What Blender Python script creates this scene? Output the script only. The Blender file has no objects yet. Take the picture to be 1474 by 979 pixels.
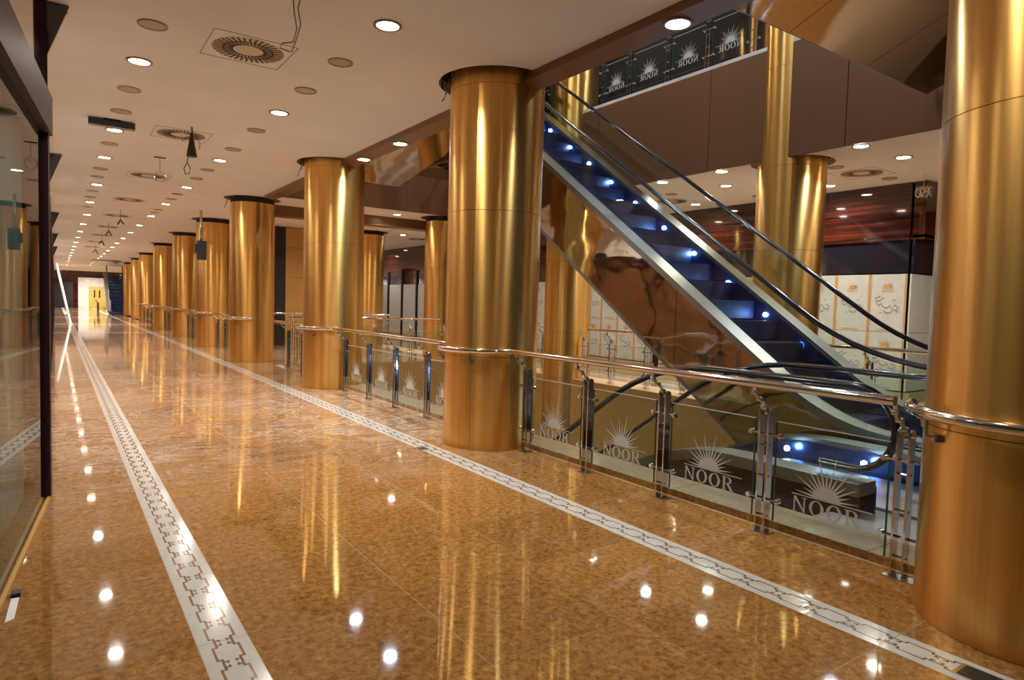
import bpy, bmesh, math, random
from mathutils import Vector, Matrix
random.seed(7)
PI = math.pi
S = bpy.context.scene
COL = S.collection
# ------------------------------------------------------------------ camera
FPX, PIT, YAW, ROL, CAMZ = 949.03, .05148, .60620, .02886, 1.55
F = Vector((math.sin(YAW)*math.cos(PIT), math.cos(YAW)*math.cos(PIT), -math.sin(PIT)))
R0 = Vector((math.cos(YAW), -math.sin(YAW), 0)); U0 = R0.cross(F)
RR = R0*math.cos(ROL) + U0*math.sin(ROL); UU = -R0*math.sin(ROL) + U0*math.cos(ROL)
cam = bpy.data.objects.new('camera', bpy.data.cameras.new('camera'))
COL.objects.link(cam)
m = Matrix((RR, UU, -F)).transposed().to_4x4(); m.translation = (0, 0, CAMZ)
cam.matrix_world = m
cam.data.sensor_width = 36; cam.data.lens = FPX/1474*36; cam.data.clip_start = .05; cam.data.clip_end = 300
S.camera = cam
# ------------------------------------------------------------------ world, exposure
w = bpy.data.worlds.new('world'); S.world = w; w.use_nodes = True
w.node_tree.nodes['Background'].inputs[0].default_value = (.55, .5, .5, 1)
w.node_tree.nodes['Background'].inputs[1].default_value = .05
S.view_settings.view_transform = 'Standard'; S.view_settings.look = 'None'
S.view_settings.exposure = 0.30; S.view_settings.gamma = 1; S.view_settings.use_curve_mapping = False
S.cycles.use_denoising = True
S.cycles.max_bounces = 9; S.cycles.diffuse_bounces = 3; S.cycles.glossy_bounces = 5
S.cycles.transparent_max_bounces = 16; S.cycles.transmission_bounces = 4
S.cycles.sample_clamp_indirect = 6; S.cycles.caustics_refractive = False
S.cycles.blur_glossy = .3
ZC = 3.98           # ceiling height
LAMP_W = 26.0       # watts of one ceiling downlight
WARM = (1, .85, .66); NEUT = (1, .93, .84); COOL = (.72, .86, 1)

# ------------------------------------------------------------------ materials
def newmat(name):
    mt = bpy.data.materials.new(name); mt.use_nodes = True
    nt = mt.node_tree; return mt, nt, nt.nodes['Principled BSDF']
def pbr(name, col, rough=.5, metal=0, spec=.5, emit=None, es=0, coat=0):
    mt, nt, b = newmat(name)
    b.inputs['Base Color'].default_value = (*col, 1); b.inputs['Roughness'].default_value = rough
    b.inputs['Metallic'].default_value = metal; b.inputs['Specular IOR Level'].default_value = spec
    b.inputs['Coat Weight'].default_value = coat; b.inputs['Coat Roughness'].default_value = .05
    if emit: b.inputs['Emission Color'].default_value = (*emit, 1); b.inputs['Emission Strength'].default_value = es
    return mt
def N(nt, t, **k):
    n = nt.nodes.new(t)
    for a, v in k.items():
        if a[0] == '_': setattr(n, a[1:], v)
        else: n.inputs[a.replace('__', ' ')].default_value = v
    return n
def ramp(nt, stops, src):
    r = nt.nodes.new('ShaderNodeValToRGB'); e = r.color_ramp.elements
    while len(e) < len(stops): e.new(.5)
    for q, (p, c) in zip(e, stops): q.position = p; q.color = (*c, 1)
    nt.links.new(src, r.inputs[0]); return r
def coords(nt, scale=(1, 1, 1), src='Object', rnd=False):
    tc = nt.nodes.new('ShaderNodeTexCoord'); mp = nt.nodes.new('ShaderNodeMapping')
    mp.inputs['Scale'].default_value = scale; nt.links.new(tc.outputs[src], mp.inputs[0])
    return mp.outputs[0]
def worldpos(nt, scale=(1, 1, 1)):
    g = nt.nodes.new('ShaderNodeNewGeometry'); mp = nt.nodes.new('ShaderNodeMapping')
    mp.inputs['Scale'].default_value = scale; nt.links.new(g.outputs['Position'], mp.inputs[0]); return mp.outputs[0]

def granite(name):
    mt, nt, b = newmat(name); L = nt.links.new
    p = worldpos(nt)
    n1 = N(nt, 'ShaderNodeTexNoise', Scale=26, Detail=9, Roughness=.80, Distortion=.5); L(p, n1.inputs[0])
    n2 = N(nt, 'ShaderNodeTexVoronoi', Scale=120); L(p, n2.inputs[0])
    r1 = ramp(nt, [(.30, (.075, .030, .008)), (.43, (.26, .115, .028)), (.56, (.43, .205, .055)), (.72, (.62, .36, .13))], n1.outputs[0])
    r2 = ramp(nt, [(.0, (.55, .5, .45)), (.35, (1, 1, 1))], n2.outputs['Distance'])
    mx = N(nt, 'ShaderNodeMixRGB', _blend_type='MULTIPLY', Fac=.7); L(r1.outputs[0], mx.inputs[1]); L(r2.outputs[0], mx.inputs[2])
    oi = nt.nodes.new('ShaderNodeObjectInfo')
    hs = N(nt, 'ShaderNodeHueSaturation'); mr = N(nt, 'ShaderNodeMapRange'); mr.inputs[3].default_value = .86; mr.inputs[4].default_value = 1.14
    L(oi.outputs['Random'], mr.inputs[0]); L(mr.outputs[0], hs.inputs['Value']); L(mx.outputs[0], hs.inputs['Color'])
    # building dust smeared over the polished stone in wiped arcs
    n3 = N(nt, 'ShaderNodeTexNoise', Scale=.42, Detail=2); L(p, n3.inputs[0])
    wv = N(nt, 'ShaderNodeTexNoise', Scale=1.0, Detail=5, Roughness=.6, Distortion=2.4); L(worldpos(nt, (1.1, 2.2, 1)), wv.inputs[0])
    ra = ramp(nt, [(.40, (.12, .12, .12)), (.475, (.2, .2, .2)), (.5, (1, 1, 1)), (.53, (.25, .25, .25)), (.62, (.15, .15, .15)), (.64, (.8, .8, .8)), (.67, (.2, .2, .2))], wv.outputs[0])
    sx = nt.nodes.new('ShaderNodeSeparateXYZ'); g = nt.nodes.new('ShaderNodeNewGeometry'); L(g.outputs['Position'], sx.inputs[0])
    my = N(nt, 'ShaderNodeMapRange', _interpolation_type='SMOOTHSTEP'); my.inputs[1].default_value = 4.2; my.inputs[2].default_value = 8.0; L(sx.outputs[1], my.inputs[0])
    m1 = N(nt, 'ShaderNodeMath', _operation='MULTIPLY'); L(ra.outputs[0], m1.inputs[0]); L(my.outputs[0], m1.inputs[1])
    m2 = N(nt, 'ShaderNodeMath', _operation='MULTIPLY'); L(m1.outputs[0], m2.inputs[0])
    rb = ramp(nt, [(.3, (.35, .35, .35)), (.6, (1, 1, 1))], n3.outputs[0]); L(rb.outputs[0], m2.inputs[1])
    m3 = N(nt, 'ShaderNodeMath', _operation='MULTIPLY'); L(m2.outputs[0], m3.inputs[0]); m3.inputs[1].default_value = .75
    dm = N(nt, 'ShaderNodeMixRGB'); L(m3.outputs[0], dm.inputs[0]); L(hs.outputs[0], dm.inputs[1]); dm.inputs[2].default_value = (.74, .66, .60, 1)
    L(dm.outputs[0], b.inputs['Base Color'])
    rr = N(nt, 'ShaderNodeMapRange'); rr.inputs[3].default_value = .035; rr.inputs[4].default_value = .11; L(m2.outputs[0], rr.inputs[0]); L(rr.outputs[0], b.inputs['Roughness'])
    b.inputs['Specular IOR Level'].default_value = .62
    return mt
def brass(name, base, rough=.27, aniso=.8, vary=.5):
    mt, nt, b = newmat(name); L = nt.links.new
    n = N(nt, 'ShaderNodeTexNoise', Scale=1, Detail=3, Roughness=.6); L(coords(nt, (14, 14, .15)), n.inputs[0])
    lo = tuple(c*(1-.28*vary) for c in base); hi = tuple(min(1, c*(1+.22*vary)) for c in base)
    r = ramp(nt, [(.35, lo), (.65, hi)], n.outputs[0]); L(r.outputs[0], b.inputs['Base Color'])
    b.inputs['Metallic'].default_value = 1; b.inputs['Roughness'].default_value = rough
    b.inputs['Anisotropic'].default_value = aniso; b.inputs['Anisotropic Rotation'].default_value = .25
    t = nt.nodes.new('ShaderNodeTangent'); t.direction_type = 'RADIAL'; t.axis = 'Z'; L(t.outputs[0], b.inputs['Tangent'])
    return mt
def wavy(name, col, rough, scale, strength, dist=.2, stretch=(1, 1, 1)):
    mt, nt, b = newmat(name); L = nt.links.new
    b.inputs['Base Color'].default_value = (*col, 1); b.inputs['Metallic'].default_value = 1; b.inputs['Roughness'].default_value = rough
    n = N(nt, 'ShaderNodeTexNoise', Scale=scale, Detail=1.5); L(worldpos(nt, stretch), n.inputs[0])
    bp = N(nt, 'ShaderNodeBump', Strength=strength, Distance=dist); L(n.outputs[0], bp.inputs['Height']); L(bp.outputs[0], b.inputs['Normal'])
    return mt
def wood(name):
    mt, nt, b = newmat(name); L = nt.links.new
    n = N(nt, 'ShaderNodeTexNoise', Scale=1, Detail=6, Roughness=.65); L(worldpos(nt, (.5, .5, 22)), n.inputs[0])
    r = ramp(nt, [(.36, (.010, .003, .003)), (.5, (.04, .009, .006)), (.66, (.11, .022, .010))], n.outputs[0]); L(r.outputs[0], b.inputs['Base Color'])
    b.inputs['Roughness'].default_value = .07; b.inputs['Coat Weight'].default_value = .8; b.inputs['Coat Roughness'].default_value = .03
    return mt
def glass(name, tint=(.93, .97, .95), refl=.9, ior=1.5):
    mt = bpy.data.materials.new(name); mt.use_nodes = True; nt = mt.node_tree; nt.nodes.clear(); L = nt.links.new
    o = nt.nodes.new('ShaderNodeOutputMaterial'); t = N(nt, 'ShaderNodeBsdfTransparent', Color=(*tint, 1))
    g = N(nt, 'ShaderNodeBsdfGlossy', Roughness=.012, Color=(refl, refl, refl, 1))
    f = N(nt, 'ShaderNodeFresnel', IOR=ior); x = nt.nodes.new('ShaderNodeMixShader')
    ge = nt.nodes.new('ShaderNodeNewGeometry'); iv = N(nt, 'ShaderNodeMath', _operation='SUBTRACT'); iv.inputs[0].default_value = 1; L(ge.outputs['Backfacing'], iv.inputs[1])
    mu = N(nt, 'ShaderNodeMath', _operation='MULTIPLY'); L(f.outputs[0], mu.inputs[0]); L(iv.outputs[0], mu.inputs[1])
    L(mu.outputs[0], x.inputs[0]); L(t.outputs[0], x.inputs[1]); L(g.outputs[0], x.inputs[2]); L(x.outputs[0], o.inputs[0])
    return mt
def plaster(name, col, sc=3, amt=.06, rough=.85):
    mt, nt, b = newmat(name); L = nt.links.new
    n = N(nt, 'ShaderNodeTexNoise', Scale=sc, Detail=5); L(worldpos(nt), n.inputs[0])
    r = ramp(nt, [(.3, tuple(c*(1-amt) for c in col)), (.7, tuple(min(1, c*(1+amt)) for c in col))], n.outputs[0])
    L(r.outputs[0], b.inputs['Base Color']); b.inputs['Roughness'].default_value = rough; return mt

GRANITE = granite('polished brown granite')
BORDER = plaster('cream stone', (.60, .56, .50), 12, .07, .12)
INLAY = pbr('brown stone inlay', (.22, .10, .04), .15)
GROUT = pbr('tile joint', (.55, .38, .21), .4)
KERB = plaster('beige kerb stone', (.36, .27, .17), 20, .12, .2)
LANDING = plaster('pale grey landing stone', (.42, .40, .38), 9, .1, .12)
CEIL = plaster('painted ceiling', (.80, .79, .77), 1.5, .03)
BRASS = brass('brushed brass', (.84, .50, .15), .31, .80)
BRASSF = pbr('satin ochre panel', (.55, .32, .10), .38, .35, .5)
BRONZE = pbr('bronze brown fascia panel', (.22, .112, .06), .33, .35, .5)
CHROME = pbr('polished steel', (.72, .68, .66), .09, 1)
STEEL = pbr('satin steel', (.55, .55, .56), .25, 1)
DECK = pbr('brushed aluminium decking', (.25, .24, .23), .40, 1)
RUBBER = pbr('black handrail rubber', (.008, .008, .012), .16, 0, .6)
MIRROR = wavy('wavy mirror steel', (.50, .42, .34), .05, 1.25, .30, .075, (1, 1, 1.6))
SOFFITM = wavy('mirror soffit sheet', (.34, .29, .27), .05, .7, .3, .05)
STEPM = pbr('led tinted dark step', (.018, .034, .11), .5, .5)  # dark metal, with the blue of the led light put into its colour
SKIRT = pbr('led tinted skirt panel', (.04, .09, .28), .22, .9)  # blue led lighting is painted into the skirt colour
DARK = pbr('dark void', (.012, .010, .012), .5)
BLACKG = pbr('black gloss panel', (.012, .012, .018), .05, 0, .7, coat=.5)
MAROON = pbr('dark maroon frame', (.030, .008, .012), .5, 0, .25)
WOOD = wood('glossy red wood')
GLASS = glass('clear glass')
GEDGE = pbr('green glass edge', (.02, .07, .05), .15)
def frost():
    mt = bpy.data.materials.new('frosted etching'); mt.use_nodes = True; nt = mt.node_tree; nt.nodes.clear()
    o = nt.nodes.new('ShaderNodeOutputMaterial'); t = N(nt, 'ShaderNodeBsdfTransparent', Color=(1, 1, 1, 1)); d = N(nt, 'ShaderNodeBsdfDiffuse', Color=(.62, .64, .60, 1)); x = nt.nodes.new('ShaderNodeMixShader')
    x.inputs[0].default_value = .8; nt.links.new(t.outputs[0], x.inputs[1]); nt.links.new(d.outputs[0], x.inputs[2]); nt.links.new(x.outputs[0], o.inputs[0]); return mt
FROST = frost()
SHOPG = glass('shop glass', (.66, .80, .80), .75, 1.6)
BOARD = plaster('grey green hoarding', (.27, .34, .34), 1.2, .35, .8)
SHOPG2 = glass('bronze shop glass', (.92, .84, .76), .6, 1.5)
BOARDB = plaster('brown hoarding', (.27, .19, .125), 1.2, .25, .8)
WHITEP = plaster('white printed board', (.42, .43, .39), 6, .06, .45)
GOLDP = pbr('gold print', (.50, .26, .045), .5)
GREYP = pbr('grey print', (.16, .14, .11), .6)
WHITE = pbr('white paint', (.8, .8, .78), .4)
MARBLE = plaster('white marble', (.72, .70, .68), 2.5, .15, .2)
YDOOR = pbr('yellow door leaf', (.62, .43, .09), .4)
GRILLE = pbr('speaker grille', (.48, .38, .29), .6)
RIM = pbr('fitting rim', (.30, .21, .14), .35, .4)
WIRE = pbr('grey cable', (.16, .13, .10), .5)
LENSW = pbr('lit warm lens', (1, .9, .75), .5, emit=(1, .90, .72), es=26)
LENSC = pbr('lit cool lens', (.8, .9, 1), .5, emit=(.75, .88, 1), es=30)
LEDM = pbr('blue white led', (.8, .9, 1), .5, emit=(.42, .66, 1), es=130)
REDL = pbr('red indicator', (.8, .05, .03), .5, emit=(1, .06, .03), es=4)

# ------------------------------------------------------------------ mesh helpers
class MB:
    def __init__(s): s.v = []; s.f = []
    def add(s, vs, fs):
        o = len(s.v); s.v += [tuple(v) for v in vs]; s.f += [tuple(i+o for i in f) for f in fs]; return s
    def box(s, a, b):
        x0, y0, z0 = a; x1, y1, z1 = b
        return s.add([(x0,y0,z0),(x1,y0,z0),(x1,y1,z0),(x0,y1,z0),(x0,y0,z1),(x1,y0,z1),(x1,y1,z1),(x0,y1,z1)],
                     [(0,3,2,1),(4,5,6,7),(0,1,5,4),(1,2,6,5),(2,3,7,6),(3,0,4,7)])
    def cyl(s, c, r, h, n=24, axis='z', r2=None):
        r2 = r if r2 is None else r2; vs = []
        for k, rr in ((0, r), (h, r2)):
            for i in range(n):
                a = 2*PI*i/n; u, v = rr*math.cos(a), rr*math.sin(a)
                q = {'z': (u, v, k), 'y': (v, k, u), 'x': (k, u, v)}[axis]
                vs.append((c[0]+q[0], c[1]+q[1], c[2]+q[2]))
        return s.add(vs, [tuple(range(n))[::-1], tuple(range(n, 2*n))] + [(i, (i+1)%n, n+(i+1)%n, n+i) for i in range(n)])
    def ring(s, c, ri, ro, z0, z1, n=48, a0=0, a1=2*PI):
        full = abs(a1-a0-2*PI) < 1e-6; m = n if full else n+1; vs = []
        for i in range(m):
            a = a0+(a1-a0)*i/n
            for r, z in ((ri, z0), (ro, z0), (ro, z1), (ri, z1)):
                vs.append((c[0]+r*math.cos(a), c[1]+r*math.sin(a), c[2]+z))
        fs = []
        for i in range(n):
            p, q = 4*i, 4*((i+1) % m)
            for k in range(4): fs.append((p+k, p+(k+1)%4, q+(k+1)%4, q+k)[::-1])
        if not full: fs += [(0,1,2,3), (4*n+3, 4*n+2, 4*n+1, 4*n)]
        return s.add(vs, fs)
    def tube(s, pts, r, n=10, closed=False, rz=None):
        pts = [Vector(p) for p in pts]; vs = []; K = len(pts); up0 = Vector((0, 0, 1))
        for i, p in enumerate(pts):
            a = pts[(i-1) % K] if (i or closed) else p; b = pts[(i+1) % K] if (i < K-1 or closed) else p
            t = (b-a).normalized(); ref = up0 if abs(t.z) < .9 else Vector((1, 0, 0)) if rz is None else Vector((0, 1, 0))
            if rz is not None: ref = Vector((1, 0, 0)); sx = ref; su = t.cross(ref).normalized()
            else: sx = t.cross(ref).normalized(); su = sx.cross(t)
            for j in range(n):
                an = 2*PI*j/n; vs.append(p+sx*(r*math.cos(an))+su*((rz or r)*math.sin(an)))
        fs = []
        for i in range(K if closed else K-1):
            q = (i+1) % K
            for j in range(n): fs.append((i*n+j, i*n+(j+1)%n, q*n+(j+1)%n, q*n+j))
        if not closed: fs += [tuple(range(n))[::-1], tuple(range((K-1)*n, K*n))]
        return s.add(vs, fs)
    def prism(s, poly, a, b, plane='yz'):
        """extrude a 2D polygon; plane 'yz' along x, 'xz' along y, 'xy' along z"""
        n = len(poly); mk = {'yz': lambda u, v, t: (t, u, v), 'xz': lambda u, v, t: (u, t, v), 'xy': lambda u, v, t: (u, v, t)}[plane]
        vs = [mk(u, v, a) for u, v in poly]+[mk(u, v, b) for u, v in poly]
        return s.add(vs, [tuple(range(n)), tuple(range(n, 2*n))[::-1]]+[(i, n+i, n+(i+1)%n, (i+1)%n) for i in range(n)])
    def mesh(s, name, mat, smooth=False):
        me = bpy.data.meshes.new(name); me.from_pydata(s.v, [], s.f)
        bm = bmesh.new(); bm.from_mesh(me); bmesh.ops.recalc_face_normals(bm, faces=bm.faces)
        if smooth:
            for f in bm.faces: f.smooth = len(f.verts) == 4
            for e in bm.edges:
                if len(e.link_faces) == 2 and e.calc_face_angle(0) > .7: e.smooth = False
        bm.to_mesh(me); bm.free(); me.materials.append(mat); return me
    def build(s, name, mat, parent=None, smooth=False, kind=None, label=None):
        return link(name, s.mesh(name, mat, smooth), parent, kind=kind, label=label)
def link(name, me, parent=None, loc=None, rotz=None, kind=None, label=None):
    o = bpy.data.objects.new(name, me); COL.objects.link(o)
    if parent: o.parent = parent
    if loc is not None: o.location = loc
    if rotz is not None: o.rotation_euler.z = rotz
    if kind: o['kind'] = kind
    if label: o['label'] = label
    return o
def thing(name, label, cat, loc=(0, 0, 0), rotz=0, group=None):
    o = bpy.data.objects.new(name, None); COL.objects.link(o); o.location = loc; o.rotation_euler.z = rotz
    return tag(o, label, cat, group)
def tag(o, label, cat, group=None):
    o['label'] = label; o['category'] = cat
    if group: o['group'] = group
    return o
def kids(o): return [c for c in COL.objects if c.parent == o]
def copy_tree(src, loc=None, rotz=None, label=None, group=None, parent=None):
    c = src.copy(); COL.objects.link(c)
    if parent: c.parent = parent
    if loc is not None: c.location = loc
    if rotz is not None: c.rotation_euler.z = rotz
    if label: c['label'] = label
    if group: c['group'] = group
    for k in list(src.children): copy_tree(k, parent=c)
    return c
def box(name, a, b, mat, parent=None, kind=None, label=None): return MB().box(a, b).build(name, mat, parent, kind=kind, label=label)
def area(name, loc, power, col, size=.16, spread=150, parent=None, rot=(0, 0, 0)):
    l = bpy.data.lights.new(name, 'AREA'); l.shape = 'DISK'; l.size = size; l.energy = power; l.color = col; l.spread = math.radians(spread)
    o = bpy.data.objects.new(name, l); COL.objects.link(o); o.location = loc; o.rotation_euler = rot
    if parent: o.parent = parent
    return o
def arc(c, r, a0, a1, n, z): return [(c[0]+r*math.cos(a0+(a1-a0)*i/n), c[1]+r*math.sin(a0+(a1-a0)*i/n), z) for i in range(n+1)]

# ------------------------------------------------------------------ layout numbers
T = .815; Y0 = .67                              # tile module
OURC = [(4.07, 1.16), (4.06, 6.27), (4.13, 11.67), (4.0, 17.14), (4.13, 22.6), (4.2, 28.25), (4.24, 34.7), (4.45, 43.3), (4.6, 50.1), (4.72, 57.4)]
FARC = [(9.8, 6.34), (9.5, 11.53), (9.12, 16.73), (9.0, 21.9), (9.8, 1.15)]
CR = .522
EDGE = 4.62                                     # our edge of the atrium opening
VOID0, VOID1 = 2.75, 15.9                       # opening in y
YEND = 85.0

# ------------------------------------------------------------------ structure
floor = MB().box((-3.5, -5, -.30), (4.42, YEND, -.0013)).box((4.42, -5, -.30), (9.3, VOID0, -.0045)).box((4.42, VOID1+.04, -.30), (9.3, YEND, -.004)).box((9.3, -5, -.30), (16.5, YEND, -.004)).build('floor', GROUT, kind='structure')
tile_me = {}
def tile(x0, x1, y0, y1, mat=GRANITE):
    k = (round(x1-x0, 3), round(y1-y0, 3), mat.name)
    if k not in tile_me:
        g = .0021; w_, h_ = x1-x0, y1-y0
        tile_me[k] = MB().box((g, g, -.004), (w_-g, h_-g, 0)).mesh('tile', mat)
    link('tile', tile_me[k], floor, (x0, y0, 0))
rows = 56
for i in range(rows):
    y = Y0+i*T
    for x0, x1 in ((-.305, .51), (.72, 1.54), (1.54, 2.36), (2.36, 3.18), (3.40, 4.215)): tile(x0, x1, y, y+T)
yr = Y0+rows*T
MB().box((-.305, yr, -.004), (.51, YEND, 0)).box((.72, yr, -.004), (3.18, YEND, 0)).box((3.40, yr, -.004), (5.2, YEND, 0)).box((-.305, -4, -.004), (4.2, Y0-.002, 0)).box((4.22, 15.9+.02, -.004), (9.2, YEND, .0)).box((10.0, -3, -.004), (10.4, YEND, 0)).box((10.62, -3, -.004), (12.6, YEND, 0)).build('tile_field', GRANITE, floor, kind='stuff')
# meander border: slabs one tile long, with the inlaid line as a sub-part
def meander_mesh(length=T, a=.054, b=.036, c=.016, w=.0105):
    mb = MB(); P = length/4; z0, z1 = -.001, .0006
    def seg(u0, v0, u1, v1):
        mb.box((min(v0, v1)-w/2, min(u0, u1)-w/2, z0), (max(v0, v1)+w/2, max(u0, u1)+w/2, z1))
    for k in range(4):
        for s in (-1, 1):
            u = k*P
            pts = [(u, b*s), (u+.15*P, b*s), (u+.15*P, a*s), (u+.72*P, a*s), (u+.72*P, b*s), (u+P, b*s)]
            for p, q in zip(pts, pts[1:]): seg(p[0], p[1], q[0], q[1])
            for q in ((.05, -.05), (.82, .05)):
                seg(u+q[0]*P, b*s, u+q[0]*P, c*s)
                mb.box((min(c*s*.8, c*s*1.35), u+(q[0]+min(q[1], 0))*P-w*.6, z0), (max(c*s*.8, c*s*1.35), u+(q[0]+max(q[1], 0))*P+w*.6, z1))
    return mb.mesh('meander_inlay', INLAY)
MEA = meander_mesh()
MEAR = meander_mesh(w=.0095)
def border_run(x0, x1, y_from, n, mea):
    me = MB().box((.0012, .0012, -.004), (x1-x0-.0012, T-.0012, 0)).mesh('border_slab', BORDER)
    for i in range(n):
        o = link('border_slab', me, floor, (x0, y_from+i*T, 0))
        link('meander_inlay', mea, o, ((x1-x0)/2, 0, 0))
border_run(.51, .72, Y0-T, 72, MEA); border_run(3.18, 3.40, Y0-T, 72, MEAR); border_run(10.4, 10.62, Y0-T, 40, MEA)
for yy in (31.0, 39.4, 52.0):
    MB().box((-.3, yy, 0), (9.2, yy+.5 if yy > 35 else yy+.35, .002)).build('border_slab', BORDER, floor)
# kerb stones along the opening
ky = [2.08-T*2+T*2*i for i in range(9)]
for i in range(9):
    MB().box((4.25, ky[i]-.0+.003, 0), (EDGE, min(ky[i]+2*T, 15.9)-.003, .055)).build('kerb_stone', KERB, floor)
    MB().box((4.243, ky[i]+.003, 0), (4.2495, min(ky[i]+2*T, 15.9)-.003, .054)).build('kerb_face', GRANITE, floor)
MB().box((EDGE, -3, -.004), (9.25, VOID0, .004)).build('landing_slab', LANDING, floor)
# slab edges of our level (brass fascias) and the lower level
MB().box((EDGE-.03, VOID0, -1.85), (EDGE, VOID1, 0)).build('trim_1', BRASSF, kind='structure')
tr2 = MB().box((9.30, -4, -1.85), (9.36, VOID1, -.31)).build('trim_2', BRASSF, kind='structure')
for i in range(12): box('fascia_panel', (9.27, -3.4+i*1.62, -1.85), (9.30, -3.4+(i+1)*1.62-.006, -.002), BRASSF, tr2)
tr3 = MB().box((4.62, VOID1+.03, -1.85), (9.3, VOID1+.1, -.31)).build('trim_3', BRASSF, kind='structure')
for i in range(3): box('fascia_panel', (4.62+i*1.55, VOID1, -1.85), (4.62+(i+1)*1.55-.006, VOID1+.03, -.002), BRASSF, tr3)
MB().box((4.62, VOID0, -1.85), (9.3, VOID0+.03, 0)).build('trim_4', BRASSF, kind='structure')
MB().box((-2, -5, -5.4), (16, 30, -5.2)).build('floor_lower', LANDING, kind='structure')
MB().box((1, -5, -1.95), (4.6, 30, -1.85)).box((9.32, -5, -1.95), (16, 30, -1.85)).box((4.6, 15.95, -1.95), (9.32, 30, -1.85)).build('ceiling_lower', CEIL, kind='structure')
MB().box((1, -5, -5.2), (1.1, 30, -1.9)).box((15.9, -5, -5.2), (16, 30, -1.9)).box((1, 30, -5.2), (16, 30.1, -1.9)).box((1, -5.1, -5.2), (16, -5, -1.9)).build('wall_lower', BRASSF, kind='structure')
# ceilings at z = 3.98
def hole_patch(mb, cx, cy, xa, xb, ya, yb, r, z, th):
    """rectangle minus a disc, the disc may run over the xa or xb side"""
    pts = []
    def outer(a):
        c, s_ = math.cos(a), math.sin(a); t = 1e9
        if c > 1e-6: t = min(t, (xb-cx)/c) if xb > cx+1e-6 else t
        if c < -1e-6: t = min(t, (xa-cx)/c) if xa < cx-1e-6 else t
        if s_ > 1e-6: t = min(t, (yb-cy)/s_)
        if s_ < -1e-6: t = min(t, (ya-cy)/s_)
        return (cx+t*c, cy+t*s_)
    lo, hi = -PI, PI
    if xb-cx < r: k = math.acos((xb-cx)/r); lo, hi = k, 2*PI-k
    if cx-xa < r: k = math.acos((cx-xa)/r); lo, hi = -PI+k, PI-k
    an = [lo+(hi-lo)*i/40 for i in range(41)]
    for X in (xa, xb):
        for Y in (ya, yb):
            a = math.atan2(Y-cy, X-cx)
            for a in (a, a+2*PI):
                if lo < a < hi and abs(math.hypot(X-cx, Y-cy)) > r: an.append(a)
    an.sort(); P = []
    for i, a in enumerate(an):
        p = (cx+r*math.cos(a), cy+r*math.sin(a)); q = outer(a)
        if i in (0, len(an)-1) and hi-lo < 2*PI-1e-6:
            X = xb if xb-cx < r else xa; p = (X, p[1]); q = (X, yb if math.sin(a) > 0 else ya)
        P.append((p, q))
    for (p, q), (p2, q2) in zip(P, P[1:]):
        mb.add([(*p, z), (*q, z), (*q2, z), (*p2, z), (*p, z+th), (*q, z+th), (*q2, z+th), (*p2, z+th)], [(0, 1, 2, 3), (4, 7, 6, 5), (0, 4, 5, 1), (1, 5, 6, 2), (2, 6, 7, 3), (3, 7, 4, 0)])
cm = MB().box((-3.5, -5, ZC), (3.3, YEND, ZC+.12)); hr = .655
prev = -5
for cx, cy in OURC[:3]:
    cm.box((3.3, prev, ZC), (4.05, cy-.8, ZC+.12)); hole_patch(cm, cx, cy, 3.3, 4.05, cy-.8, cy+.8, hr, ZC, .12); prev = cy+.8
cm.box((3.3, prev, ZC), (4.05, 16.2, ZC+.12)); cx, cy = OURC[3]
hole_patch(cm, cx, cy, 3.3, 4.8, 16.2, cy+.86, hr, ZC, .12); cm.box((3.3, cy+.86, ZC), (4.8, YEND, ZC+.12)).box((4.8, 16.2, ZC), (9.3, YEND, ZC+.12))
cm.box((10.6, -5, ZC), (16.5, YEND, ZC+.12)); prev = -5
for cx, cy in (FARC[4], FARC[0], FARC[1]):
    cm.box((9.37, prev, ZC), (10.6, cy-.8, ZC+.12)); hole_patch(cm, cx, cy, 9.37, 10.6, cy-.8, cy+.8, hr-.02, ZC, .12); prev = cy+.8
cm.box((9.37, prev, ZC), (10.6, YEND, ZC+.12))
ceiling = cm.build('ceiling', CEIL, kind='structure')
# edge of our upper slab: small downstand and bronze soffit panels in front of the columns
tr5 = MB().box((4.05, -5, 3.9+.012), (4.32, 16.2, 5.75)).build('trim_5', BRONZE, kind='structure')
for i in range(9): box('soffit_panel', (4.05, -3.2+i*2.1, 3.9), (4.34, -3.2+(i+1)*2.1-.006, 3.912), BRONZE, tr5)
for i in range(9): box('fascia_panel', (4.32, -3.2+i*2.1, 3.912), (4.345, -3.2+(i+1)*2.1-.006, 5.75), BRONZE, tr5)
# far slab edge above: tall bronze fascia with panel joints
tr6 = MB().box((9.36, -5, ZC+.01), (9.5, VOID1+.4, 5.70)).build('trim_6', BRONZE, kind='structure')
fy = [-4.6, -1.9, .8, 2.75, 5.22, 7.65, 10.5, 13.2, 16.0]
for a, b in zip(fy, fy[1:]): box('fascia_panel', (9.33, a+.006, ZC), (9.36, b-.006, 5.72), BRONZE, tr6)
MB().box((9.33, -4.6, 5.72), (9.62, 16, 5.78)).build('trim_7', MARBLE, kind='structure')
# bridge at the end of the opening, upper level
tr8 = MB().box((4.35, 16.2, ZC+.01), (9.36, 16.5, 5.72)).build('trim_8', BRONZE, kind='structure')
for i in range(3): box('fascia_panel', (4.36+i*1.66, 16.16, ZC), (4.36+(i+1)*1.66-.008, 16.2, 5.72), BRONZE, tr8)
MB().box((4.35, 17.6, 3.72), (9.3, 18.1, ZC)).build('trim_9', BRONZE, kind='structure')
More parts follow.
